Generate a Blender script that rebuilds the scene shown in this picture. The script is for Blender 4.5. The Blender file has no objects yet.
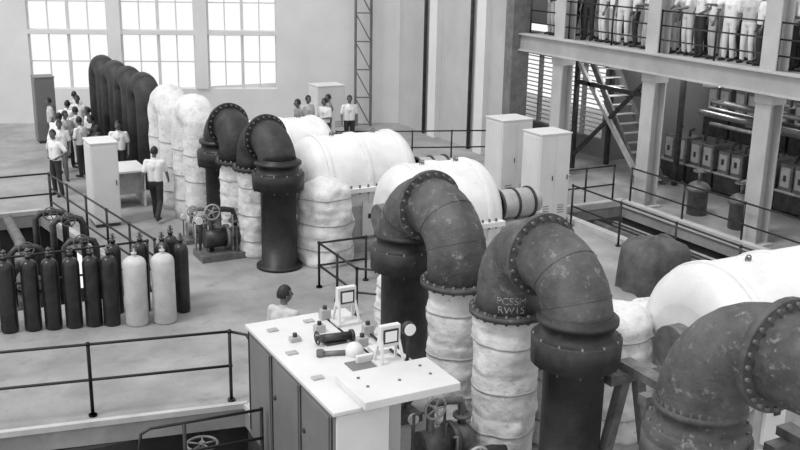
import bpy, math, random
from mathutils import Vector, Matrix, noise
random.seed(7)
V=Vector
COL=bpy.context.collection
try:
    bpy.context.scene.view_settings.view_transform='Standard'
except Exception as e: print(e)
# ------------------------------------------------------------------ camera
f=1000.0;H=6.5;pitch=math.radians(15.9);yaw=math.radians(27.9);roll=math.radians(1.0)
cam=bpy.data.cameras.new('camera');co=bpy.data.objects.new('camera',cam);COL.objects.link(co)
cam.lens=36*f/800; cam.clip_end=300
F=V((math.sin(yaw)*math.cos(pitch),math.cos(yaw)*math.cos(pitch),-math.sin(pitch)))
co.matrix_world=Matrix.Translation((0,0,H))@(F.to_track_quat('-Z','Y').to_matrix()@Matrix.Rotation(roll,3,'Z')).to_4x4()
bpy.context.scene.camera=co
# ------------------------------------------------------------------ materials
def mat(name,c1,c2=None,scale=3.0,rough=.6,bump=0.0,bscale=20.0,metal=0.0,lo=.35,hi=.65,stretch=(1,1,1),spots=0,sscale=4,slo=.6,shi=.74,bdist=.05):
    m=bpy.data.materials.new(name);m.use_nodes=True
    nt=m.node_tree;N=nt.nodes;L=nt.links;b=N['Principled BSDF']
    b.inputs['Roughness'].default_value=rough;b.inputs['Metallic'].default_value=metal
    c2=c1 if c2 is None else c2
    tc=N.new('ShaderNodeTexCoord');mp=N.new('ShaderNodeMapping');mp.inputs['Scale'].default_value=stretch
    L.new(tc.outputs['Object'],mp.inputs['Vector'])
    no=N.new('ShaderNodeTexNoise');no.inputs['Scale'].default_value=scale;no.inputs['Detail'].default_value=7;no.inputs['Roughness'].default_value=.62
    L.new(mp.outputs['Vector'],no.inputs['Vector'])
    cr=N.new('ShaderNodeValToRGB');cr.color_ramp.elements[0].position=lo;cr.color_ramp.elements[1].position=hi
    cr.color_ramp.elements[0].color=(c1,c1,c1,1);cr.color_ramp.elements[1].color=(c2,c2,c2,1)
    L.new(no.outputs['Fac'],cr.inputs['Fac']);outc=cr.outputs['Color']
    if spots:
        n3=N.new('ShaderNodeTexNoise');n3.inputs['Scale'].default_value=scale*sscale;n3.inputs['Detail'].default_value=8;n3.inputs['Roughness'].default_value=.75
        L.new(mp.outputs['Vector'],n3.inputs['Vector'])
        c3=N.new('ShaderNodeValToRGB');c3.color_ramp.elements[0].position=slo;c3.color_ramp.elements[1].position=shi
        c3.color_ramp.elements[0].color=(0,0,0,1);c3.color_ramp.elements[1].color=(1,1,1,1);L.new(n3.outputs['Fac'],c3.inputs['Fac'])
        mx=N.new('ShaderNodeMixRGB');L.new(c3.outputs['Color'],mx.inputs[0]);L.new(outc,mx.inputs[1]);mx.inputs[2].default_value=(spots,spots,spots,1);outc=mx.outputs[0]
    L.new(outc,b.inputs['Base Color'])
    if bump>0:
        n2=N.new('ShaderNodeTexNoise');n2.inputs['Scale'].default_value=bscale;n2.inputs['Detail'].default_value=5
        L.new(mp.outputs['Vector'],n2.inputs['Vector'])
        bp=N.new('ShaderNodeBump');bp.inputs['Strength'].default_value=bump;bp.inputs['Distance'].default_value=bdist
        L.new(n2.outputs['Fac'],bp.inputs['Height']);L.new(bp.outputs['Normal'],b.inputs['Normal'])
    return m
M_pipe=mat('pipe_steel_grey',.03,.13,2.0,.62,.3,14,.1,.3,.72,spots=.27,sscale=3.5,slo=.56,shi=.70)
M_pipeD=mat('pipe_steel_dark',.014,.045,2.5,.58,.2,12,.1,spots=.09)
M_collar=mat('collar_black',.01,.025,4,.45,.1,20,.2)
M_plas=mat('insulation_cloth',.50,.74,3,.9,.6,5,0,.25,.55,(1,1,1.2),spots=.34,sscale=2.2,slo=.56,shi=.72,bdist=.06)
M_white=mat('casing_white_paint',.68,.82,1.5,.45,.05,10,spots=.5,sscale=3)
M_cab=mat('cabinet_paint',.64,.72,1.2,.45,.02,10)
M_cabG=mat('cabinet_grey',.15,.19,1.2,.5)
M_floor=mat('floor_concrete',.22,.38,.7,.6,.08,14,0,.34,.66,spots=.2,sscale=3,slo=.54,shi=.74)
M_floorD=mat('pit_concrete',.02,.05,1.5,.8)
M_edge=mat('kerb_concrete',.42,.55,2,.7)
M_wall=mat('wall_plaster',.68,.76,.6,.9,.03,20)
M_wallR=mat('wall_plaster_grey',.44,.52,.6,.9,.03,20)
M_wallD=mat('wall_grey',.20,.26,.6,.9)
M_rail=mat('rail_black',.012,.025,5,.4,0,1,.2)
M_col=mat('column_paint',.42,.52,1.0,.6)
M_slab=mat('gallery_paint',.32,.42,1.0,.6)
M_mach=mat('machine_dark',.02,.06,5,.45,.1,20,.2)
M_machM=mat('machine_mid',.10,.2,5,.5,.1,20,.2)
M_machL=mat('machine_light',.32,.45,5,.5,.05,20)
M_bolt=mat('bolt_steel',.1,.16,8,.4,0,1,.2)
M_botD=mat('cylinder_dark',.012,.03,5,.32,0,1,.1)
M_botW=mat('cylinder_pale',.45,.58,4,.5)
M_frame=mat('window_frame',.6,.7,3,.6)
M_tarp=mat('tarpaulin',.06,.12,3,.75,.5,6)
M_dial=mat('dial_white',.8,.8,3,.4)
M_steelL=mat('lattice_steel',.12,.2,4,.6)
M_chalk=mat('chalk_paint',.12,.36,30,.8,lo=.4,hi=.55)
M_skin=mat('skin',.13,.17,10,.6);M_hair=mat('hair',.01,.015,20,.5);M_shoe=mat('shoe',.015,.02,10,.35)
M_sh=[mat('shirt_white',.76,.84,6,.8),mat('shirt_pale',.5,.56,6,.8),mat('shirt_grey',.25,.3,6,.8),mat('jacket_dark',.03,.045,6,.8)]
M_tr=[mat('trousers_dark',.02,.035,6,.8),mat('trousers_mid',.13,.17,6,.8),mat('trousers_khaki',.42,.48,6,.8),mat('trousers_white',.70,.78,6,.8)]
gm=bpy.data.materials.new('frosted_glass');gm.use_nodes=True
nt=gm.node_tree;nt.nodes.clear();o=nt.nodes.new('ShaderNodeOutputMaterial');mx=nt.nodes.new('ShaderNodeMixShader');t1=nt.nodes.new('ShaderNodeBsdfTransparent');t2=nt.nodes.new('ShaderNodeBsdfTranslucent')
t2.inputs['Color'].default_value=(.95,.95,.95,1);mx.inputs[0].default_value=.06
nt.links.new(t1.outputs[0],mx.inputs[1]);nt.links.new(t2.outputs[0],mx.inputs[2]);nt.links.new(mx.outputs[0],o.inputs[0])
M_glass=gm
# ------------------------------------------------------------------ mesh builder
class MB:
    def __init__(s): s.v=[];s.f=[];s.m=[];s.sm=[];s.mats=[]
    def mi(s,m):
        if m not in s.mats: s.mats.append(m)
        return s.mats.index(m)
    def add(s,vs,fs,m,smooth=False):
        o=len(s.v);s.v+= [tuple(v) for v in vs];k=s.mi(m)
        for i,fc in enumerate(fs):
            s.f.append([o+j for j in fc]);s.m.append(k);s.sm.append(smooth if isinstance(smooth,bool) else smooth[i])
    def box(s,lo,hi,m,rz=0,piv=None):
        x0,y0,z0=lo;x1,y1,z1=hi
        vs=[V(p) for p in[(x0,y0,z0),(x1,y0,z0),(x1,y1,z0),(x0,y1,z0),(x0,y0,z1),(x1,y0,z1),(x1,y1,z1),(x0,y1,z1)]]
        if rz:
            p=V(piv) if piv else V(((x0+x1)/2,(y0+y1)/2,0));p.z=0
            R=Matrix.Rotation(rz,3,'Z');vs=[R@(v-p)+p for v in vs]
        s.add(vs,[(3,2,1,0),(4,5,6,7),(0,1,5,4),(1,2,6,5),(2,3,7,6),(3,0,4,7)],m)
    def beam(s,a,b,w,h,m):
        a=V(a);b=V(b);d=(b-a).normalized();up=V((0,0,1)) if abs(d.z)<.95 else V((0,1,0))
        x=d.cross(up).normalized()*w/2;y=x.cross(d).normalized()*h/2
        vs=[a-x-y,a+x-y,a+x+y,a-x+y,b-x-y,b+x-y,b+x+y,b-x+y]
        s.add(vs,[(3,2,1,0),(4,5,6,7),(0,1,5,4),(1,2,6,5),(2,3,7,6),(3,0,4,7)],m)
    def tube(s,pts,rs,n,m,caps=True,smooth=True,amp=0,fr=3,sq=1):
        pts=[V(p) for p in pts]
        if not hasattr(rs,'__len__'): rs=[rs]*len(pts)
        T=[]
        for i in range(len(pts)):
            a=pts[max(0,i-1)];b=pts[min(len(pts)-1,i+1)];d=b-a
            if d.length<1e-7: d=T[-1] if T else V((0,0,1))
            T.append(d.normalized())
        t=T[0];ref=V((1,0,0)) if abs(t.x)<.9 else V((0,1,0))
        nrm=(ref-t*ref.dot(t)).normalized();vs=[];fs=[];sm=[]
        for i,p in enumerate(pts):
            t=T[i];nrm=(nrm-t*nrm.dot(t)).normalized();bn=t.cross(nrm)
            for k in range(n):
                a=2*math.pi*k/n;d=nrm*math.cos(a)+bn*math.sin(a);q=p+d*rs[i]
                if amp: q=q+d*(noise.noise(q*fr)*amp+noise.noise(q*fr*2.6+V((7,3,1)))*amp*.4)
                vs.append(q)
        for i in range(len(pts)-1):
            for k in range(n):
                fs.append((i*n+k,i*n+(k+1)%n,(i+1)*n+(k+1)%n,(i+1)*n+k));sm.append(smooth)
        if caps:
            fs.append(tuple(range(n-1,-1,-1)));fs.append(tuple((len(pts)-1)*n+k for k in range(n)));sm+=[False,False]
        s.add(vs,fs,m,sm)
    def cyl(s,a,b,r,m,n=24,r2=None,caps=True): s.tube([a,b],[r,r if r2 is None else r2],n,m,caps)
    def lathe(s,o,ax,prof,n,m,amp=0,fr=3):
        o=V(o);ax=V(ax).normalized()
        s.tube([o+ax*z for r,z in prof],[r for r,z in prof],n,m,True,True,amp,fr)
    def sph(s,c,r,m,n=16,k=10,fn=None):
        c=V(c);vs=[];fs=[]
        for i in range(k+1):
            th=math.pi*i/k
            for j in range(n):
                a=2*math.pi*j/n;q=V((math.sin(th)*math.cos(a),math.sin(th)*math.sin(a),math.cos(th)))
                q=V((q.x*r[0],q.y*r[1],q.z*r[2]));
                if fn:q=fn(q)
                vs.append(c+q)
        for i in range(k):
            for j in range(n): fs.append((i*n+j,(i+1)*n+j,(i+1)*n+(j+1)%n,i*n+(j+1)%n))
        s.add(vs,fs,m,True)
    def flange(s,c,ax,r,th,m,nb=20,br=.022):
        c=V(c);ax=V(ax).normalized();s.cyl(c-ax*th/2,c+ax*th/2,r,m,36)
        ref=V((1,0,0)) if abs(ax.x)<.9 else V((0,1,0));u=(ref-ax*ref.dot(ax)).normalized();w=ax.cross(u)
        for k in range(nb):
            a=2*math.pi*k/nb;p=c+(u*math.cos(a)+w*math.sin(a))*(r-.045)
            s.cyl(p-ax*(th/2+.03),p+ax*(th/2+.03),br,M_bolt,6)
    def wheel(s,c,ax,r,m,t=.02,sp=5):
        c=V(c);ax=V(ax).normalized();ref=V((1,0,0)) if abs(ax.x)<.9 else V((0,1,0));u=(ref-ax*ref.dot(ax)).normalized();w=ax.cross(u)
        pts=[c+(u*math.cos(2*math.pi*k/20)+w*math.sin(2*math.pi*k/20))*r for k in range(21)]
        s.tube(pts,t,6,m)
        for k in range(sp):
            a=2*math.pi*k/sp;s.cyl(c,c+(u*math.cos(a)+w*math.sin(a))*r,t*.7,m,6)
        s.cyl(c-ax*.03,c+ax*.03,t*2,m,8)
    def obj(s,name,bevel=0,loc=(0,0,0)):
        me=bpy.data.meshes.new(name);me.from_pydata(s.v,[],s.f)
        for m in s.mats: me.materials.append(m)
        me.polygons.foreach_set('material_index',s.m);me.polygons.foreach_set('use_smooth',s.sm);me.update()
        ob=bpy.data.objects.new(name,me);COL.objects.link(ob);ob.location=loc
        if bevel:
            b=ob.modifiers.new('bevel','BEVEL');b.width=bevel;b.segments=2;b.limit_method='ANGLE';b.angle_limit=math.radians(50)
        return ob
# ------------------------------------------------------------------ room shell
fl=MB()
def slab(poly,z=0,t=.3,m=M_floor):
    n=len(poly);vs=[V((x,y,z)) for x,y in poly]+[V((x,y,z-t)) for x,y in poly]
    fs=[tuple(range(n)),tuple(range(2*n-1,n-1,-1))]+[(i,i+n,(i+1)%n+n,(i+1)%n) for i in range(n)]
    fl.add(vs,fs,m)
slab([(4.2,0),(14.6,0),(14.6,12.6),(4.2,12.6)])
slab([(-9,15.1),(4.2,12.6),(14.6,12.6),(14.6,18.0),(-9,18.0)])
slab([(4.2,18),(14.6,18),(14.6,24.6),(3.2,24.6)])
slab([(16.8,0),(26,0),(26,24.6),(16.8,24.6)])
slab([(14.6,19.5),(16.8,19.5),(16.8,24.6),(14.6,24.6)])
slab([(-9,24.6),(26,24.6),(26,44),(-9,44)])
fl.obj('floor')
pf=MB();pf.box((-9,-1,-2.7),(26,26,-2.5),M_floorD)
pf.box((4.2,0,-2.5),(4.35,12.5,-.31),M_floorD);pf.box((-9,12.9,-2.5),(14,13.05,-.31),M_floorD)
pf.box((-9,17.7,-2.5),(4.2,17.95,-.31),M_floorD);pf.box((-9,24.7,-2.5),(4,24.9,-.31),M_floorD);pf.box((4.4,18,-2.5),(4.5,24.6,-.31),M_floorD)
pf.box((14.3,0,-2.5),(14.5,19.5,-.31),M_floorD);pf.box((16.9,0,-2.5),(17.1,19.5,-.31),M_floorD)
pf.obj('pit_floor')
k=MB()
k.beam((-4,14.07,.03),(4.25,12.62,.03),.09,.08,M_edge);k.beam((4.22,12.6,.03),(4.22,9.6,.03),.08,.08,M_edge)
k.beam((14.55,4,.06),(14.55,19.5,.06),.2,.16,M_edge);k.beam((16.85,4,.06),(16.85,19.5,.06),.2,.16,M_edge);k.beam((14.5,19.55,.06),(16.9,19.55,.06),.2,.16,M_edge)
k.beam((4.25,18.05,.05),(3.25,24.6,.05),.15,.1,M_edge);k.beam((-6,24.65,.05),(3.25,24.65,.05),.15,.1,M_edge)
k.obj('trim_kerb')
C0=V((16.7,32.5,0));U=V((-.927,.375,0)).normalized();NN=V((U.y,-U.x,0))
if NN.y<0: NN=-NN
def wbox(b,s0,s1,z0,z1,d0,d1,m):
    p=[C0+U*s0+NN*d0,C0+U*s1+NN*d0,C0+U*s1+NN*d1,C0+U*s0+NN*d1]
    vs=[q+V((0,0,z0)) for q in p]+[q+V((0,0,z1)) for q in p]
    b.add(vs,[(3,2,1,0),(4,5,6,7),(0,1,5,4),(1,2,6,5),(2,3,7,6),(3,0,4,7)],m)
w=MB()
wbox(w,-1,20,-.3,1.25,0,.35,M_wall);wbox(w,-1,4.1,1.25,9,0,.35,M_wall);wbox(w,12.7,20,1.25,9,0,.35,M_wall);wbox(w,4.1,12.7,7.2,9,0,.35,M_wall)
for s in (6.75,9.75): wbox(w,s-.22,s+.22,1.25,7.2,-.05,.35,M_wall)
wbox(w,4.1,12.7,3.15,3.3,0,.35,M_wall)
w.obj('wall_far')
for i,(a,b_) in enumerate([(4.1,6.53),(6.97,9.53),(9.97,12.7)]):
    q=MB()
    for z0,z1,nz in((1.25,3.15,2),(3.3,7.2,4)):
        nx=4
        for j in range(nx+1):
            s=a+(b_-a)*j/nx;wd=.05 if j in(0,nx,2) else .018;wbox(q,s-wd,s+wd,z0,z1,.1,.18,M_frame)
        for j in range(nz+1):
            z=z0+(z1-z0)*j/nz;wbox(q,a,b_,z-.02,z+.02,.11,.17,M_frame)
    wbox(q,a,b_,1.25,7.2,.135,.145,M_glass)
    q.obj('window_%d'%(i+1))
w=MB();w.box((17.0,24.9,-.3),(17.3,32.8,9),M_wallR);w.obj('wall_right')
w=MB()
for y in(26.6,29.6): w.box((16.8,y-.25,0),(17.02,y+.25,9),M_wall)
for y in (27.3,30.3): w.tube([(16.9,y,0),(16.9,y,9)],.06,10,M_mach)
w.box((16.7,24.7,0),(17.3,25.1,9),M_steelL)
w.obj('trim_pilasters')
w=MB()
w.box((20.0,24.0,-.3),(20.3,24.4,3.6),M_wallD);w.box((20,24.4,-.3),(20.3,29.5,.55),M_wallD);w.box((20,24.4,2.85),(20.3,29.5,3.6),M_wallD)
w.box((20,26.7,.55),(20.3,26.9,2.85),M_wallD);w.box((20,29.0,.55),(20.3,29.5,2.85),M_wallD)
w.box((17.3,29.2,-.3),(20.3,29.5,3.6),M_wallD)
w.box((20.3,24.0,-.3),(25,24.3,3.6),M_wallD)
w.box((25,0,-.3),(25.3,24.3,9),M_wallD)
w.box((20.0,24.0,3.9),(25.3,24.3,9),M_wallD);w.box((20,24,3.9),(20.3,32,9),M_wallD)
w.obj('wall_annex')
for i,(a,b_) in enumerate([(24.4,26.7),(26.9,29.0)]):
    q=MB()
    for y in(a,(a+b_)/2,b_): q.box((20.05,y-.04,.55),(20.2,y+.04,2.85),M_edge)
    for z in range(16):
        zz=.6+z*.145;q.beam((20.12,a,zz),(20.12,b_,zz),.10,.02,M_edge)
    q.obj('window_%d'%(i+4))
# ------------------------------------------------------------------ gallery
GZ=3.9
g=MB()
g.box((17.0,2,GZ-.12),(24.9,24.9,GZ),M_slab)
g.box((16.98,2,GZ-.42),(17.06,24.9,GZ),M_slab);g.box((16.9,2,GZ),(17.2,24.9,GZ+.04),M_col);g.box((16.9,2,GZ-.46),(17.2,24.9,GZ-.42),M_col)
y=3.0
while y<24.5:
    g.box((17.06,y-.07,GZ-.4),(24.9,y+.07,GZ-.12),M_slab);y+=1.9
g.obj('gallery_floor')
for y in(7.7,11.55,15.5,19.2,23.0):
    q=MB();q.box((17.1,y-.22,-.0),(17.14,y+.22,9),M_col);q.box((17.46,y-.22,0),(17.5,y+.22,9),M_col);q.box((17.14,y-.03,0),(17.46,y+.03,9),M_col)
    q.box((17.0,y-.32,0),(17.6,y+.32,.05),M_col);q.box((17.08,y-.25,3.2),(17.52,y+.25,3.42),M_col)
    q.obj('steel_column',.006)
def railing(name,pts,hs=(1.0,.5),sp=1.5,r=.022,posts=True,drop=False):
    b=MB();pts=[V(p) for p in pts]
    for h in hs: b.tube([p+V((0,0,h)) for p in pts],r,8,M_rail)
    if posts:
        for a,c in zip(pts[:-1],pts[1:]):
            n=max(1,round((c-a).length/sp))
            for i in range(n+1):
                p=a.lerp(c,i/n);b.cyl(p,p+V((0,0,hs[0])),r*1.15,M_rail,8);b.cyl(p,p+V((0,0,.03)),.06,M_rail,10);b.sph(p+V((0,0,hs[0])),(r*1.7,)*3,M_rail,8,6)
                b.sph(p+V((0,0,hs[1])),(r*1.6,)*3,M_rail,8,6)
    return b.obj(name)
railing('gallery_railing',[(17.25,2.5,GZ),(17.25,24.6,GZ)],(1.05,.7,.35),1.9,.02)
railing('floor_railing',[(-3.2,14.35,0),(2.2,13.27,0),(4.1,12.9,0)],(1.08,.55),2.3,.022)
q=MB();q.tube([(4.1,12.9,1.08),(4.3,12.75,1.05),(4.38,12.5,.85),(4.4,12.3,.5)],.022,8,M_rail);q.obj('handrail_end')
railing('pit_railing',[(3.45,24.4,0),(4.35,18.1,0)],(1.0,.66,.33),1.3)
railing('pit_railing',[(3.45,24.5,0),(-3,24.5,0)],(1.0,.5),1.4)
railing('pit_railing',[(4.2,18.05,0),(-3,18.05,0)],(1.0,.5),1.8)
railing('walkway_railing',[(14.35,18.4,0),(14.2,6,0)],(1.0,.5),1.9)
railing('walkway_railing',[(16.9,19.3,0),(16.9,6,0)],(1.0,.5),1.9)
railing('walkway_railing',[(14.9,19.75,0),(16.7,19.75,0)],(1.0,.5),1.2)
railing('walkway_railing',[(13.0,26.4,0),(16.4,25.2,0)],(1.0,.5),1.2)
railing('walkway_railing',[(11.2,24.0,0),(12.0,26.8,0),(13.0,26.4,0)],(1.0,.5),1.4)
railing('hatch_railing',[(7.2,16.9,0),(8.2,16.9,0)],(.9,.45),1.0)
railing('hatch_railing',[(7.2,16.9,0),(7.2,15.2,0),(7.9,14.6,0)],(.9,.45),1.0)
# ------------------------------------------------------------------ pipes
def legcollar(b,x,y,z,m=M_pipeD,r=.4):
    b.lathe((x,y,0),(0,0,1),[(.47,0),(.47,.06),(.36,.061),(.36,z-.2),(.52,z-.19),(.53,z+.12),(.50,z+.14),(.43,z+.15),(.43,z+.3),(.475,z+.31),(.475,z+.36),(r,z+.37),(r,z+.42)],32,m)
    for k in range(12):
        a=2*math.pi*k/12;b.cyl((x+.5*math.cos(a),y+.5*math.sin(a),z-.22),(x+.5*math.cos(a),y+.5*math.sin(a),z+.16),.016,M_bolt,6)
def wrap(b,x,y,r,h,amp=.045):
    n=48;pr=[]
    for i in range(n+1):
        zz=h*i/n;t=(zz*1.7)%1.0;pr.append((r*(1.0-.05*math.exp(-((min(t,1-t))/.05)**2)),zz))
    b.lathe((x,y,0),(0,0,1),pr,72,M_plas,amp,3.0)
    for zz in(h*.2,h*.5,h*.82): b.lathe((x,y,zz),(0,0,1),[(r*.97,-.014),(r*1.035,-.01),(r*1.035,.01),(r*.97,.014)],60,M_machL,amp,3.0)
def arch(name,xa,ya,xb,yb,zc,za,zb,R=.6,r=.4,m=M_pipe,fl=True,col_a=None,col_b=None,wrap_a=None,wrap_b=None,seg=8,mleg=M_pipeD,amp=0,seams=()):
    b=MB();A=V((xa,ya,0));Bv=V((xb,yb,0));d=(Bv-A);L=d.length;d.normalize();R=min(R,L/2)
    pts=[A+V((0,0,za+(zc-R-za)*i/(10 if amp else 1))) for i in range(11 if amp else 2)]
    for i in range(1,seg+1):
        t=math.pi/2*i/seg;pts.append(A+d*(R-R*math.cos(t))+V((0,0,zc-R+R*math.sin(t))))
    for i in range(0,seg+1):
        t=math.pi/2*i/seg
        if i==0 and L-2*R<.02: continue
        pts.append(Bv-d*(R-R*math.sin(t))+V((0,0,zc-R+R*math.cos(t))))
    pts+=[Bv+V((0,0,zc-R+(zb-zc+R)*i/(10 if amp else 1))) for i in range(1,11 if amp else 2)]
    b.tube(pts,r,48,m,amp=amp)
    if fl: b.flange(A+d*R+V((0,0,zc)),d,r+.1,.07,m,22)
    for i in seams:
        t=(pts[i+1]-pts[i-1]).normalized();b.cyl(pts[i]-t*.01,pts[i]+t*.01,r+.008,m,40,caps=False)
    if amp:
        for P in(A,Bv):
            for zz in(.5,1.1,1.7): b.lathe((P.x,P.y,zz),(0,0,1),[(r*.98,-.014),(r*1.04,-.01),(r*1.04,.01),(r*.98,.014)],48,M_machL,amp)
    for c,P,z in((col_a,A,za),(col_b,Bv,zb)):
        if c: legcollar(b,P.x,P.y,c,mleg,r)
        elif fl: b.flange((P.x,P.y,z+.05),(0,0,1),r+.09,.07,m,20)
    for wv,P,z in((wrap_a,A,za),(wrap_b,Bv,zb)):
        if wv: wrap(b,P.x,P.y,wv,z)
    return b.obj(name)
pB2=arch('exhaust_pipe',6.85,9.95,6.9,8.6,2.9,1.95,2.3,.62,.41,M_pipe,True,None,2.0,.42,None,seams=(13,16))
arch('exhaust_pipe',6.72,12.5,6.8,11.15,2.9,2.3,1.95,.62,.41,M_pipe,True,2.0,None,None,.38,seams=(4,13,16))
def curved_text(body,cx,cy,r,z,ang,size,parent):
    cu=bpy.data.curves.new('t','FONT');cu.body=body;cu.size=size;cu.align_x='CENTER';cu.space_line=.9
    o=bpy.data.objects.new('t',cu);COL.objects.link(o);dg=bpy.context.evaluated_depsgraph_get();me=bpy.data.meshes.new_from_object(o.evaluated_get(dg));bpy.data.objects.remove(o)
    for v in me.vertices:
        a=ang+v.co.x/r;v.co=(cx+math.cos(a)*(r+.006),cy+math.sin(a)*(r+.006),z+v.co.y)
    me.materials.clear();me.materials.append(M_chalk);o=bpy.data.objects.new('chalk_mark',me);COL.objects.link(o);o.parent=parent
curved_text('PCSSM\nRW15',6.85,9.95,.41,2.2,math.atan2(-9.95,-6.85)+.1,.13,pB2)
arch('exhaust_pipe',6.85,19.45,6.98,18.45,2.6,1.85,2.2,.5,.38,M_pipeD,True,None,1.85,.38,None,mleg=M_collar)
arch('exhaust_pipe',6.62,21.0,6.72,20.2,2.6,2.2,1.85,.4,.38,M_pipeD,True,1.85,None,None,.38,mleg=M_collar)
arch('insulated_pipe',6.45,22.9,6.5,22.1,2.62,.0,.0,.4,.40,M_plas,False,amp=.035)
arch('insulated_pipe',6.35,24.7,6.4,23.9,2.62,.0,.0,.4,.40,M_plas,False,amp=.035)
for i in range(4):
    y=31.0-i*1.45;x=6.15+i*.05
    arch('exhaust_pipe',x,y+.45,x+.03,y-.45,2.7,0,0,.42,.33,M_pipeD,False,seams=(4,8,12))
b=MB();zc=2.85;R=.75;x,y=7.05,6.75
pts=[V((x,y,2.0)),V((x,y,zc-R))]
for i in range(1,9):
    t=math.pi/2*i/8;pts.append(V((x+.0175*i,y-(R-R*math.cos(t)),zc-R+R*math.sin(t))))
pts+=[V((x+.2,y-R-.5,zc)),V((x+.5,y-4,zc))]
b.tube(pts,.45,44,M_pipe);b.flange((x+.14,y-R-.05,zc),(.03,-1,0),.56,.09,M_pipe,26,.024)
legcollar(b,x,y,1.7,M_pipe,.45);b.lathe((x,y,0),(0,0,1),[(.45,0),(.45,1.45),(.56,1.46),(.56,1.7)],32,M_pipe)
b.obj('exhaust_pipe')
# ------------------------------------------------------------------ turbine casings
def casing(name,x0,x1,y,zc,r,bands,exc=None):
    b=MB()
    pr=[(r*.55,-.34),(r*.72,-.30),(r*.88,-.2),(r*.97,-.08),(r,0)]
    L=x1-x0
    pr+=[(r,L*.2),(r,L*.5),(r,L*.8),(r,L)]+[(r*.97,L+.08),(r*.85,L+.2),(r*.6,L+.3)]
    b.lathe((x0,y,zc),(1,0,0),pr,48,M_white)
    for s in bands: b.lathe((x0+L*s,y,zc),(1,0,0),[(r*.98,-.06),(r*1.035,-.055),(r*1.035,.055),(r*.98,.06)],48,M_white)
    b.box((x0-.1,y-r-.12,zc-.08),(x1+.1,y+r+.12,zc+.02),M_white)
    b.box((x0+.1,y-r*.9,0.2),(x1-.1,y+r*.9,zc-.05),M_machL);b.box((x0-.2,y-r-.1,0),(x1+.3,y+r+.1,.22),M_machL)
    for q in(.15,.5,.85):
        b.box((x0+L*q-.18,y-r*.9-.06,.3),(x0+L*q+.18,y-r*.9,zc-.2),M_cab);b.box((x0+L*q-.05,y-r*.9-.09,.7),(x0+L*q+.05,y-r*.9-.05,.8),M_mach)
    for i in range(10):
        xx=x0+L*(i+.5)/10
        for s in(-1,1): b.cyl((xx,y+s*(r+.06),zc-.12),(xx,y+s*(r+.06),zc+.08),.025,M_bolt,6)
    for q in(.25,.75): b.wheel((x0+L*q,y,zc+r+.03),(0,1,0),.05,M_machM,.012,0)
    b.cyl((x0-.33,y,zc),(x0-.55,y,zc),r*.3,M_machM,20)
    if exc:
        xs=x1+.25
        b.cyl((xs,y,zc),(xs+.5,y,zc),.12,M_machM,16);b.cyl((xs+.35,y,zc),(xs+1.1,y,zc),.3,M_machL,28)
        for q in(.35,.72,1.1): b.cyl((xs+q,y,zc),(xs+q+.05,y,zc),.33,M_mach,28)
        b.cyl((xs+1.1,y,zc),(xs+1.35,y,zc),.22,M_machL,24)
        b.box((xs+.2,y-.35,0),(xs+1.5,y+.35,zc-.28),M_machL)
    return b.obj(name,.012)
casing('turbine_casing',8.2,10.2,19.7,1.4,.98,(.05,.5,.95),exc=True)
casing('turbine_casing',8.7,10.2,16.3,1.4,1.0,(.05,.45,.9),exc=True)
casing('turbine_casing',9.4,12.2,9.1,1.4,1.05,(.05,.45,.9))
casing('turbine_casing',8.0,10.0,23.6,1.15,.95,(.05,.5,.95))
def lump(name,c,r,h,amp=.08,n=72):
    b=MB();pr=[];k=44
    for i in range(k+1):
        t=i/k;tt=(t*3.1)%1.0
        pr.append((r*(1-.12*t)*(1-.04*math.exp(-((min(tt,1-tt))/.06)**2))*(1 if t<.85 else math.sqrt(max(.02,1-((t-.85)/.155)**2*.9))),h*t))
    b.lathe((c[0],c[1],0),(0,0,1),pr,n,M_plas,amp,2.4)
    for z in(h*.2,h*.5,h*.8):
        rr=r*(1-.12*z/h);b.lathe((c[0],c[1],z),(0,0,1),[(rr*.97,-.014),(rr*1.03,-.01),(rr*1.03,.01),(rr*.97,.014)],n,M_machL,amp,2.4)
    return b.obj(name)
lump('insulated_valve_casing',(8.0,18.45),.6,1.75)
lump('insulated_valve_casing',(8.6,9.9),.6,1.8)
lump('insulated_valve_casing',(9.5,10.2),.5,1.6)
lump('insulated_valve_casing',(7.85,11.2),.5,1.6)
lump('insulated_valve_casing',(7.75,9.9),.42,1.9)
lump('insulated_valve_casing',(7.5,21.0),.5,1.6)
lump('insulated_valve_casing',(7.4,14.0),.4,1.2)
# ------------------------------------------------------------------ foreground control desk
b=MB();zt=1.6
b.box((4.0,9.0,0),(4.68,11.8,zt-.05),M_cabG);b.box((4.02,8.97,0),(4.66,9.02,zt-.06),M_cab)
b.box((4.68,9.8,0),(5.25,11.7,zt-.2),M_cab)
b.box((3.97,8.95,zt-.05),(5.05,11.82,zt),M_cab);b.box((4.3,8.85,zt),(5.5,9.65,zt+.1),M_cab);b.box((5.0,9.6,zt-.05),(5.42,11.82,zt),M_cab)
for y in(9.05,9.95,10.9,11.75): b.box((3.985,y-.012,.1),(4.0,y+.012,zt-.1),M_mach)
for y in(9.8,10.75): b.cyl((3.96,y,1.0),(4.0,y,1.0),.03,M_mach,10)
for y in(9.0,9.9,10.85): b.box((3.98,y+.12,.12),(4.0,y+.82,zt-.12),M_cabG)
b.box((4.62,9.8,zt),(4.95,10.1,zt+.015),M_cabG)
for x,y in((4.1,9.8),(4.1,10.6),(4.15,11.4),(4.7,11.5)): b.box((x,y,zt),(x+.14,y+.1,zt+.02),M_machL)
for x,y in((4.5,9.2),(4.9,9.2),(5.3,9.2),(4.5,9.45),(5.3,9.45)): b.cyl((x,y,zt+.1),(x,y,zt+.115),.02,M_machM,8)
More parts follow.
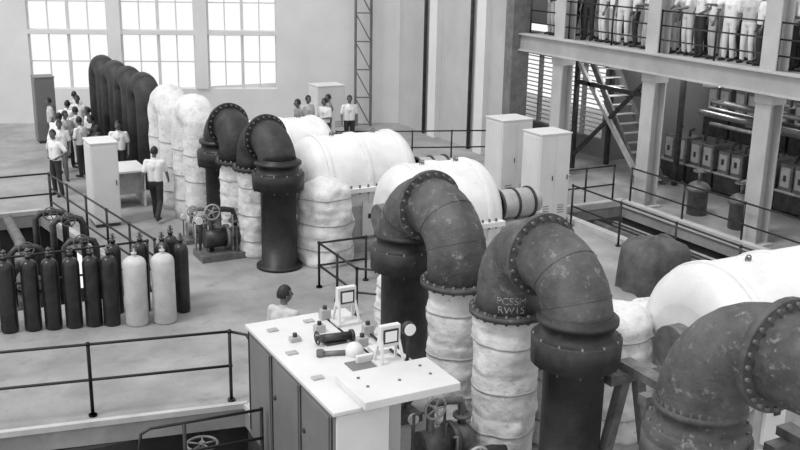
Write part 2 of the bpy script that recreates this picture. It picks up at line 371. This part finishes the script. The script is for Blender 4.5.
b.tube([(5.3,9.8,zt+.03),(5.25,10.4,zt+.05),(5.3,11.0,zt+.03)],.02,6,M_mach)
for x,y,h in((5.05,10.5,.12),(5.25,10.75,.16),(4.75,11.15,.1),(5.0,11.55,.14),(4.35,11.0,.06)):
    b.box((x-.07,y-.05,zt),(x+.07,y+.05,zt+h),M_machL);b.cyl((x,y,zt+h),(x,y,zt+h+.05),.03,M_mach,10)
b.box((4.75,10.0,zt),(4.98,10.06,zt+.1),M_cab);b.box((5.05,10.15,zt),(5.3,10.35,zt+.06),M_cab)
b.obj('control_desk',.008)
def gauge(name,x,y,z,s=1.0):
    b=MB()
    b.box((x-.16*s,y-.12*s,z),(x+.16*s,y+.12*s,z+.04),M_cab)
    for sx in(-1,1):
        b.beam((x+sx*.13*s,y-.1*s,z+.03),(x+sx*.09*s,y+.02,z+.42*s),.03,.03,M_cab);b.beam((x+sx*.13*s,y+.1*s,z+.03),(x+sx*.09*s,y+.02,z+.42*s),.03,.03,M_cab)
    b.box((x-.12*s,y-.03,z+.22*s),(x+.12*s,y+.05,z+.46*s),M_cab);b.box((x-.09*s,y-.045,z+.26*s),(x+.09*s,y-.03,z+.42*s),M_mach);b.box((x-.07*s,y-.05,z+.28*s),(x+.07*s,y-.044,z+.40*s),M_dial)
    return b.obj(name,.004)
gauge('pressure_gauge_stand',5.2,11.3,1.6,1.1);gauge('pressure_gauge_stand',5.1,9.85,1.6,1.1)
b=MB();b.cyl((4.6,10.75,1.68),(4.98,10.7,1.68),.055,M_mach,16);b.cyl((4.98,10.7,1.68),(5.02,10.7,1.68),.075,M_mach,16);b.box((4.65,10.66,1.6),(4.92,10.8,1.63),M_mach);b.wheel((4.55,10.75,1.7),(1,0,0),.08,M_mach,.012);b.obj('control_motor')
b=MB();b.sph((4.85,10.3,1.64),(.12,.12,.12),M_cab,16,10);b.cyl((4.45,10.42,1.63),(4.85,10.3,1.63),.035,M_machM,10);b.cyl((4.45,10.42,1.6),(4.45,10.42,1.68),.05,M_machM,12);b.obj('relay_dome')
b=MB();b.cyl((5.35,9.85,1.6),(5.35,9.85,1.95),.02,M_mach,8);b.cyl((5.35,9.8,2.02),(5.35,9.87,2.02),.09,M_mach,20);b.cyl((5.35,9.79,2.02),(5.35,9.81,2.02),.075,M_dial,20);b.obj('pressure_gauge')
# ------------------------------------------------------------------ gas cylinders
def bottle(name,x,y,m,h=1.42,r=.14):
    b=MB();pr=[(r*.9,0),(r,.03),(r,h*.78)]
    for i in range(1,7):
        t=math.pi/2*i/6;pr.append((.035+(r-.035)*math.cos(t),h*.78+h*.1*math.sin(t)))
    pr+=[(.04,h*.89),(.04,h*.91),(.05,h*.91),(.05,h*.93),(.02,h*.935),(.02,h)]
    b.lathe((x,y,0),(0,0,1),pr,20,m);b.cyl((x-.05,y,h*.96),(x+.05,y,h*.96),.018,M_bolt,8);b.wheel((x,y,h),(0,0,1),.035,M_bolt,.008,3)
    return b.obj(name)
for px,(x,y) in enumerate([(1.58,17.05),(1.95,16.98),(2.27,16.9),(2.6,16.82),(2.92,16.75),(3.2,16.65)]): bottle('gas_cylinder',x,y,M_botD,1.42,.145)
bottle('gas_cylinder',3.6,16.5,M_botW,1.40,.2);bottle('gas_cylinder',4.06,16.4,M_botW,1.42,.2);bottle('gas_cylinder',1.2,17.2,M_botW,1.36,.17)
for x,y in((3.85,17.1),(4.2,16.95),(4.48,16.75),(3.4,17.2),(4.45,17.3)): bottle('gas_cylinder',x,y,M_botD,1.45,.13)
# ------------------------------------------------------------------ cabinets
def cabinet(name,x0,x1,y0,y1,h,doors=2,m=M_cab,louv=True):
    b=MB();b.box((x0+.02,y0+.02,0),(x1-.02,y1-.02,.08),M_mach);b.box((x0,y0,.08),(x1,y1,h),m)
    b.box((x0-.02,y0-.02,h),(x1+.02,y1+.02,h+.03),m)
    for i in range(doors):
        a=x0+(x1-x0)*i/doors;c=x0+(x1-x0)*(i+1)/doors
        b.box((a+.02,y0-.012,.12),(c-.02,y0,h-.06),m);b.box((c-.08,y0-.03,h*.5),(c-.06,y0-.01,h*.5+.12),M_mach)
        if louv:
            for j in range(4): b.box((a+.12,y0-.02,.3+j*.06),(c-.12,y0-.01,.32+j*.06),M_cabG)
    b.box((x0-.012,y0+.05,.12),(x0,y1-.05,h-.06),m)
    return b.obj(name,.006)
cabinet('switchgear_cabinet',13.55,14.4,18.65,19.4,2.2)
cabinet('switchgear_cabinet',13.9,14.8,20.8,21.6,2.15)
cabinet('control_panel',4.15,4.75,22.8,23.6,1.95,1,louv=False)
cabinet('instrument_cabinet',4.5,5.1,33.4,34.1,2.1,1,M_cabG)
cabinet('instrument_cabinet',13.2,14.2,31.0,31.8,1.7,2)
b=MB();b.box((4.95,24.2,.9),(5.75,25.4,.95),M_cab);b.box((5.0,24.3,0),(5.05,25.3,.9),M_cab);b.box((5.65,24.3,0),(5.7,25.3,.9),M_cab);b.box((5.05,24.5,.3),(5.65,25.2,.9),M_machL);b.obj('instrument_desk',.005)
# ------------------------------------------------------------------ small machinery
def pump(name,x,y,s=1.0,m=M_mach,seed=0):
    rd=random.Random(seed);b=MB()
    b.box((x-.5*s,y-.35*s,0),(x+.5*s,y+.35*s,.14*s),M_machM)
    b.cyl((x-.35*s,y,.42*s),(x+.1*s,y,.42*s),.2*s,m,20);b.cyl((x+.1*s,y,.42*s),(x+.18*s,y,.42*s),.26*s,M_machM,20)
    b.sph((x+.32*s,y,.42*s),(.18*s,.22*s,.22*s),m,16,10)
    b.tube([(x+.32*s,y,.6*s),(x+.32*s,y,.85*s),(x+.28*s,y,.98*s),(x+.1*s,y,1.02*s),(x-.2*s,y,1.02*s)],.06*s,12,m)
    b.flange((x+.32*s,y,.75*s),(0,0,1),.13*s,.04,M_machM,8,.01);b.wheel((x-.2*s,y-.14*s,1.02*s),(0,1,0),.16*s,M_machL,.018)
    b.cyl((x-.2*s,y,1.02*s),(x-.2*s,y-.14*s,1.02*s),.02,m,8);b.cyl((x-.2*s,y,.14),(x-.2*s,y,1.02*s),.06*s,m,12)
    for i in range(6):
        a=rd.uniform(-.5,.5)*s;c=rd.uniform(-.3,.3)*s;h=rd.uniform(.5,.95)*s;b.tube([(x+a,y+c,.1),(x+a,y+c,h),(x+a*.3,y+c,h)],.022*s,8,M_machL if i%2 else M_machM)
    b.cyl((x-.42*s,y+.1,.8*s),(x-.42*s,y+.06,.8*s),.08*s,M_dial,16);b.cyl((x-.42*s,y+.1,.14),(x-.42*s,y+.1,.8*s),.015,m,8)
    return b.obj(name)
pump('oil_pump',6.1,19.6,1.0,M_mach,1);pump('oil_pump',5.7,8.6,.9,M_mach,2);pump('oil_pump',5.9,11.4,.8,M_machM,3)
pump('oil_pump',5.9,9.9,.9,M_machM,5);pump('oil_pump',6.0,20.9,.7,M_machM,6);pump('oil_pump',12.4,12.4,.9,M_mach,7)
b=MB();b.cyl((3.27,11.6,-2.5),(3.27,11.6,.1),.05,M_machM,10);b.wheel((3.27,11.6,.12),(0,0,1),.2,M_machM,.02);b.cyl((3.27,11.6,-1.2),(3.27,11.6,-.5),.2,M_mach,20);b.cyl((1.5,11.6,-1),(4.1,11.6,-1),.18,M_mach,16);b.cyl((2.4,11.9,-2.5),(2.4,11.9,-.4),.35,M_mach,20);b.obj('pit_valve')
b=MB()
for z in(.75,.35): b.tube([(3.9,11.0,z),(2.5,11.1,z),(2.38,11.1,z-.05),(2.34,11.1,z-.3),(2.34,11.1,z-.6)],.02,8,M_rail)
for x in(2.9,3.9): b.cyl((x,11.05,-2.5),(x,11.05,.75),.025,M_rail,8)
b.obj('ladder_handrail')
b=MB()
for x,y,r,h in((2.6,21.8,.4,-.5),(1.8,20.5,.5,-.6),(.6,22.6,.5,-.3),(.3,21.4,.5,-.4)):
    b.lathe((x,y,-2.5),(0,0,1),[(r,0),(r,2.5+h-.2),(r*.8,2.5+h-.05),(r*.3,2.5+h)],24,M_machM);b.flange((x,y,h-.3),(0,0,1),r+.07,.06,M_mach,12)
for x,y,h in((3.5,20.6,.9),(3.3,21.6,.8),(2.6,20.2,.5),(3.55,19.6,.7),(1.6,22.0,.6)):
    b.tube([(x,y,-2.5),(x,y,h-.15),(x-.05,y,h-.04),(x-.15,y,h),(x-.5,y,h),(x-.6,y,h-.1),(x-.6,y,-2.5)],.07,10,M_mach);b.wheel((x-.3,y-.1,h),(0,1,0),.14,M_machM,.015)
b.tube([(-2,20,.1),(1.5,20,.1),(2.2,20.4,.1),(2.4,22,.1),(2.4,24,.1)],.12,14,M_machM);b.tube([(-2,23.3,.3),(1.8,23.3,.3),(2.0,23.3,-.2),(2.0,23.3,-2)],.12,14,M_machM)
b.obj('feed_pump_group')
b=MB()
for s in(0,.8): b.beam((-1+0,18.2+s,.6),(2.6,18.4+s,-.9),.05,.2,M_machL)
for i in range(9): b.box((-.9+i*.4,18.22,.5-i*.165),(-.62+i*.4,19.0,.53-i*.165),M_machL)
b.obj('pit_stair')
b=MB();prof=[(0.66,0),(.66,.25),(.64,.6),(.62,.85),(.54,.98),(.36,1.06),(.1,1.1)]
vs=[];fs=[]
for i,(r,z) in enumerate(prof):
    for k in range(64):
        a=2*math.pi*k/64;ca,sa=math.cos(a),math.sin(a);q=(abs(ca)**5+abs(sa)**5)**(-.2)
        rr=r*q*(1+.06*math.sin(a*13+2*math.sin(a*3))*(1-z/1.2));vs.append(V((13.1+ca*rr*.9,14.1+sa*rr*.8,z*.95+(.08*noise.noise(V((ca*2,sa*2,z*2)))if z>.3 else 0))))
for i in range(len(prof)-1):
    for k in range(64): fs.append((i*64+k,i*64+(k+1)%64,(i+1)*64+(k+1)%64,(i+1)*64+k))
fs.append(tuple((len(prof)-1)*64+k for k in range(64)));b.add(vs,fs,M_tarp,True)
b.obj('tarpaulin_covered_machine')
def aframe(name,x,y,h,w=.5):
    b=MB();m=M_machM
    for s in(-1,1):
        b.beam((x+s*w*.5,y,0),(x+s*.1,y,h),.12,.12,m);b.beam((x+s*w*.5,y+.6,0),(x+s*.1,y+.6,h),.12,.12,m)
    b.beam((x-.35,y,h),(x+.35,y,h),.14,.12,m);b.beam((x-.35,y+.6,h),(x+.35,y+.6,h),.14,.12,m);b.beam((x,y-.15,h+.1),(x,y+.75,h+.1),.2,.1,m)
    b.beam((x-w*.3,y,h*.5),(x+w*.3,y,h*.5),.08,.08,m)
    return b.obj(name)
aframe('pipe_support_trestle',7.55,7.75,1.6,.9);aframe('pipe_support_trestle',7.95,5.7,1.6,.9)
b=MB()
p0=C0+U*.75-NN*.35
for dx in(0,.55):
    for dy in(0,.3): q=p0+U*dx-NN*dy;b.beam(q,q+V((0,0,9)),.06,.06,M_steelL)
for i in range(9):
    a=p0+V((0,0,i));c=p0+U*.55+V((0,0,i+1))
    b.beam(a,c,.04,.04,M_steelL);b.beam(a,a+U*.55,.04,.04,M_steelL);b.beam(a-NN*.3,a-NN*.3+U*.55+V((0,0,1)),.04,.04,M_steelL)
b.obj('lattice_mast')
# annex machinery under the gallery
rd=random.Random(11)
for r_,(x0,z0) in enumerate(((19.9,.1),(21.4,1.3))):
    for i in range(9):
        y=12.2+i*1.05;b=MB();hh=rd.uniform(1.05,1.3)
        b.box((x0,y,z0 if r_==0 else 1.15),(x0+.7,y+.95,z0+.45),M_mach);b.box((x0+.05,y+.04,z0+.5),(x0+.65,y+.44,z0+hh),M_machM);b.box((x0+.05,y+.5,z0+.5),(x0+.65,y+.9,z0+hh),M_machM)
        for s in(.24,.7):
            b.box((x0+.02,y+s-.14,z0+.6),(x0+.06,y+s+.14,z0+hh-.08),M_machL);b.box((x0-.0,y+s-.04,z0+.75),(x0+.03,y+s+.04,z0+.9),M_mach);b.tube([(x0+.35,y+s,z0+hh),(x0+.35,y+s,z0+hh+.15),(x0+.5,y+s,z0+hh+.2)],.04,8,M_mach)
        b.beam((x0+.05,y,z0+.47),(x0+.05,y+1.0,z0+.47),.06,.06,M_machL)
        for xx in(x0+.04,x0+.66): b.beam((xx,y+.04,0),(xx,y+.04,z0+.5),.07,.07,M_machM)
        b.obj('circuit_breaker',.01)
rd=random.Random(3)
for i in range(22):
    b=MB();near=rd.random()<.5;y=rd.uniform(9,18.0);x=rd.uniform(17.9,19.6) if near else rd.uniform(22.5,24.3);z=rd.uniform(1.9,2.85);l=min(rd.uniform(1.5,4),20.3-y)
    b.tube([(x,y,0),(x,y,z-.1),(x,y+.1,z),(x,y+l,z)],rd.uniform(.04,.1),10,rd.choice([M_mach,M_machM,M_machM]))
    if i%3==0: b.wheel((x-.1,y,1.2),(1,0,0),.18,M_machM)
    b.obj('service_pipe')
for i,y in enumerate((10.5,12.6,16.6,18,14.2)):
    b=MB();b.lathe((17.95,y,0),(0,0,1),[(.25,0),(.25,.6),(.3,.61),(.3,.7),(.2,.8),(.1,.85)],20,M_machM);b.cyl((17.95,y,.8),(17.95,y,1.1),.04,M_machM,8);b.wheel((17.95,y,1.1),(0,0,1),.16,M_machM);b.obj('fuel_oil_filter')
b=MB()
for y in(20.6,23.6):
    for x in(18.3,19.6): b.beam((x,y,0),(x,y,3.45),.12,.12,M_mach)
b.beam((18.3,20.6,.3),(18.3,23.6,3.2),.1,.12,M_machL);b.beam((18.3,20.6,2.6),(18.3,23.6,2.6),.1,.12,M_mach);b.beam((18.3,20.6,3.0),(18.3,23.6,.4),.08,.1,M_mach)
b.beam((18.6,20.8,0),(18.6,23.5,3.4),.06,.2,M_machM);b.beam((19.4,20.8,0),(19.4,23.5,3.4),.06,.2,M_machM)
for i in range(14): b.box((18.6,20.85+i*.19,.1+i*.24),(19.4,21.05+i*.19,.13+i*.24),M_machL)
b.obj('steel_staircase')
for y in(11.5,15.2,18.6,22.3):  # hanging lamps added as fill to brighten the annex under the gallery
    for x in(18.6,22.6):
        b=MB();b.cyl((x,y,3.25),(x,y,3.75),.01,M_mach,6);b.lathe((x,y,3.1),(0,0,1),[(.2,0),(.16,.08),(.05,.15)],20,M_cab);ob=b.obj('added_fill_lamp')
        l=bpy.data.lights.new('added_fill_bulb','POINT');l.energy=50;l.shadow_soft_size=.12;lo=bpy.data.objects.new('added_fill_bulb',l);COL.objects.link(lo);lo.location=(x,y,2.98);lo.parent=ob
b=MB()
for i in range(7):
    y=8+i*1.6;b.tube([(15.0,y,-2.5),(15.0,y,-.6),(15.1,y,-.5),(16.6,y,-.5)],.1,10,M_machM);b.flange((15.8,y,-.5),(1,0,0),.17,.06,M_machL,8,.01)
b.tube([(15.6,6,-.25),(15.6,19,-.25)],.1,12,M_machM);b.tube([(16.2,6,-.3),(16.2,19,-.3)],.07,12,M_machL)
b.obj('pit_pipework')
# ------------------------------------------------------------------ people
def person_mesh(name,pose,hy=0.0):
    P=dict(hl=(-.09,0,.9),hr=(.09,0,.9),kl=(-.1,.02,.48),kr=(.1,.02,.48),al=(-.11,-.02,.08),ar=(.11,-.02,.08),
           sl=(-.19,0,1.39),sr=(.19,0,1.39),el=(-.25,-.02,1.12),er=(.25,-.02,1.12),wl=(-.25,.06,.88),wr=(.25,.06,.88),ch=(0,0,1.3),nk=(0,0,1.47),hd=(0,.02,1.6))
    P.update(pose);P={k:V(v) for k,v in P.items()}
    S=[]
    def sg(a,b,ra,rb,t): S.append((V(a),V(b),ra,rb,t))
    pel=(P['hl']+P['hr'])/2;ch=P['ch']
    for s in(-1,1):
        o=V((s*.07,0,0));sg(pel+o,pel+o+V((0,0,.1)),.105,.1,2);sg(pel+o+V((0,0,.09)),ch+V((s*.085,0,0)),.108,.105,1)
    sg(P['sl'],P['sr'],.06,.06,1);sg(ch,ch+V((0,0,.06)),.12,.1,1);sg(ch,P['nk'],.075,.055,1);sg(P['nk'],P['hd'],.05,.052,0)
    for s,h,kn,an in((-1,'hl','kl','al'),(1,'hr','kr','ar')):
        sg(P[h],P[kn],.095,.07,2);sg(P[kn],P[an]+V((0,0,.03)),.07,.058,2);sg(P[an]+V((0,-.03,-.035)),P[an]+V((s*.02,.16,-.045)),.042,.035,3)
    for s,e,w in(('sl','el','wl'),('sr','er','wr')):
        m_=P[s].lerp(P[e],.75);sg(P[s],m_,.064,.062,1);sg(m_,P[e],.042,.04,0);sg(P[e],P[w],.04,.028,0)
        d=(P[w]-P[e]).normalized();sg(P[w],P[w]+d*.065,.026,.03,0)
    b=MB()
    for a,c,ra,rb,t in S:
        d=c-a;L=d.length;d=d/L if L>1e-6 else V((0,0,1));pts=[];rs=[]
        for i in range(4):
            th=math.pi/2*(i+.3)/4.3;pts.append(a-d*ra*math.cos(th));rs.append(ra*math.sin(th))
        pts+=[a,c];rs+=[ra,rb]
        for i in range(3,-1,-1):
            th=math.pi/2*(i+.3)/4.3;pts.append(c+d*rb*math.cos(th));rs.append(rb*math.sin(th))
        b.tube(pts,rs,12,M_skin)
    ob=b.obj('tmp');rm=ob.modifiers.new('r','REMESH');rm.mode='VOXEL';rm.voxel_size=.016
    sm=ob.modifiers.new('s','SMOOTH');sm.iterations=3;sm.factor=.6
    dg=bpy.context.evaluated_depsgraph_get();me=bpy.data.meshes.new_from_object(ob.evaluated_get(dg))
    vs=[v.co.copy() for v in me.vertices];b=MB();mats=[M_skin,M_sh[0],M_tr[0],M_shoe,M_hair]
    for m in mats:b.mi(m)
    b.v=[tuple(v) for v in vs]
    for p in me.polygons:
        c=p.center;best=9;bt=0
        for a,e,ra,rb,t in S:
            d=e-a;tt=max(0,min(1,(c-a).dot(d)/max(d.length_squared,1e-9)));q=(c-(a+d*tt)).length-(ra+(rb-ra)*tt)
            if q<best: best=q;bt=t
        b.f.append(list(p.vertices));b.m.append(bt);b.sm.append(True)
    bpy.data.objects.remove(ob);bpy.data.meshes.remove(me)
    for s,e,w,sd in((1,'el','wl',-1),(1,'er','wr',1)):
        d=(P[w]-P[e]).normalized();side=V((0,1,0)) if abs(d.y)<.7 else V((sd,0,0));side=(side-d*side.dot(d)).normalized();pn=d.cross(side)*sd
        pn=-pn if pn.x*sd>0 else pn
        o=P[w]+d*.06
        for i,l in enumerate((.068,.078,.074,.058)):
            q=o+side*(.027-.018*i);b.tube([q,q+d*l*.5,q+d*l*.85+pn*l*.25,q+d*l*1.0+pn*l*.55],[.0095,.009,.008,.006],6,M_skin)
        q=P[w]+d*.02+side*.022;b.tube([q,q+side*.025+d*.03,q+side*.03+d*.06+pn*.01],[.011,.01,.007],6,M_skin)
    hc=P['hd']+V((0,.015,.02));R=Matrix.Rotation(hy,3,'Z')
    def hf(q):
        z=q.z/.118
        if z<0: q.x*=1+.28*z;q.y=q.y*(1+.12*z)+(-z)*.012
        return R@q
    b.sph(hc,(.076,.094,.118),M_skin,20,14,hf)
    def hp(x,y,z): return hc+R@V((x,y,z))
    b.tube([hp(0,.088,.02),hp(0,.108,-.018),hp(0,.09,-.03)],[.008,.014,.01],8,M_skin)
    for s in(-1,1):
        b.sph(hp(s*.03,.083,.012),(.012,.008,.006),M_hair,8,6);b.sph(hp(s*.077,-.005,-.005),(.01,.02,.03),M_skin,8,6);b.tube([hp(s*.017,.09,.03),hp(s*.045,.08,.03)],.004,5,M_hair)
    b.tube([hp(-.022,.086,-.055),hp(0,.092,-.054),hp(.022,.086,-.055)],.005,5,M_hair)
    n,k=20,12;vv=[];ff=[]
    for i in range(k+1):
        th=math.pi*i/k
        for j in range(n):
            a=2*math.pi*j/n;q=V((math.sin(th)*math.cos(a)*.088,math.sin(th)*math.sin(a)*.108-.008,math.cos(th)*.133+.006));vv.append(hc+R@q)
    for i in range(k):
        for j in range(n):
            th=math.pi*(i+.5)/k;a=2*math.pi*(j+.5)/n;y=math.sin(th)*math.sin(a);z=math.cos(th)
            if z<-.35 or (y>.3 and z<.5) or (z<.1 and y>-.1): continue
            ff.append((i*n+j,(i+1)*n+j,(i+1)*n+(j+1)%n,i*n+(j+1)%n))
    b.add(vv,ff,M_hair,True)
    ob=b.obj(name);me=ob.data;bpy.data.objects.remove(ob);return me
POSES={
 'stand':(dict(),0),
 'walk':(dict(kl=(-.1,.2,.5),al=(-.1,.22,.09),kr=(.1,-.02,.47),ar=(.1,-.3,.14),el=(-.24,-.12,1.13),wl=(-.25,-.14,.88),er=(.24,.1,1.14),wr=(.23,.26,.94)),0),
 'hips':(dict(el=(-.36,-.08,1.17),wl=(-.17,.06,1.03),er=(.36,-.08,1.17),wr=(.17,.06,1.03),kl=(-.14,.03,.48),al=(-.17,0,.08)),.4),
 'lean':(dict(ch=(0,.13,1.27),sl=(-.19,.15,1.36),sr=(.19,.15,1.36),nk=(0,.2,1.44),hd=(0,.27,1.55),el=(-.25,.26,1.12),er=(.25,.26,1.12),wl=(-.14,.44,1.08),wr=(.14,.44,1.08)),.2),
 'hold':(dict(el=(-.24,.02,1.12),er=(.24,.02,1.12),wl=(-.06,.24,1.1),wr=(.08,.24,1.06),kr=(.12,.05,.48),ar=(.16,.06,.08)),-.5),
 'point':(dict(el=(-.24,-.02,1.12),er=(.3,.2,1.28),wr=(.32,.44,1.3),wl=(-.25,.05,.88)),-.3),
}
PM={k:person_mesh('man_'+k,*v) for k,v in POSES.items()}
def man(x,y,z,rot,pose='stand',sh=0,tr=0,s=1.0,name='man'):
    ob=bpy.data.objects.new(name,PM[pose]);COL.objects.link(ob);ob.location=(x,y,z);ob.rotation_euler=(0,0,math.radians(rot));ob.scale=(s,s,s)
    for i,m in((1,M_sh[sh]),(2,M_tr[tr])):
        ob.material_slots[i].link='OBJECT';ob.material_slots[i].material=m
    return ob
man(5.6,22.9,0,-30,'walk',0,0,1.02);man(6.0,27.3,0,160,'stand',0,0) if False else man(5.65,26.9,0,160,'stand',0,0)
man(4.72,12.35,0,-60,'hold',1,1,1.06)
for a in((5.4,29.6,100,'hold',0,0),(5.1,29.9,30,'stand',0,3),(4.9,30.9,-40,'lean',0,1),(4.7,29.4,200,'hips',1,0),(5.5,31.8,150,'stand',0,0),(5.6,32.8,20,'hold',0,2),(4.7,32.0,90,'stand',1,0),(4.25,28.9,-60,'lean',0,0),(4.3,27.9,170,'stand',0,1),(5.5,28.4,90,'lean',3,0),(4.9,28.2,40,'hold',0,0),(5.2,26.0,100,'lean',0,0),(3.9,26.3,120,'hips',0,0)):
    man(a[0],a[1],0,a[2],a[3],a[4],a[5],random.uniform(.96,1.03))
for a in((12.0,29.0,200,'stand',1,0),(12.5,28.8,120,'hold',0,0),(12.9,29.4,60,'hips',2,1),(13.3,28.7,170,'stand',0,0),(11.4,28.3,90,'stand',2,0)):
    man(a[0],a[1],0,a[2],a[3],a[4],a[5],random.uniform(.96,1.03))
for row,(x0,g0,g1) in enumerate(((17.78,.40,.54),(18.3,.45,.6),(18.85,.5,.75))):
    y=24.4
    while y>9.0:
        man(x0+random.uniform(-.02,.1),y,GZ,90+random.uniform(-40,40),random.choice(['stand','hips','lean','hold','stand','point'] if row==0 else ['stand','hold','hips']),random.choice([0,0,0,1,3,0,0]),random.choice([3,3,2,3,0,2,3,0]),random.uniform(.95,1.04))
        y-=random.uniform(g0,g1)
# ------------------------------------------------------------------ light
wd=bpy.data.worlds.new('world');bpy.context.scene.world=wd;wd.use_nodes=True
wd.node_tree.nodes['Background'].inputs['Color'].default_value=(1,1,1,1);wd.node_tree.nodes['Background'].inputs['Strength'].default_value=1.05
l=bpy.data.lights.new('sun','SUN');l.energy=1.5;l.angle=math.radians(14);lo=bpy.data.objects.new('sun',l);COL.objects.link(lo)
lo.rotation_euler=V((.6,.1,-1)).to_track_quat('-Z','Y').to_euler();lo.location=(0,0,20)
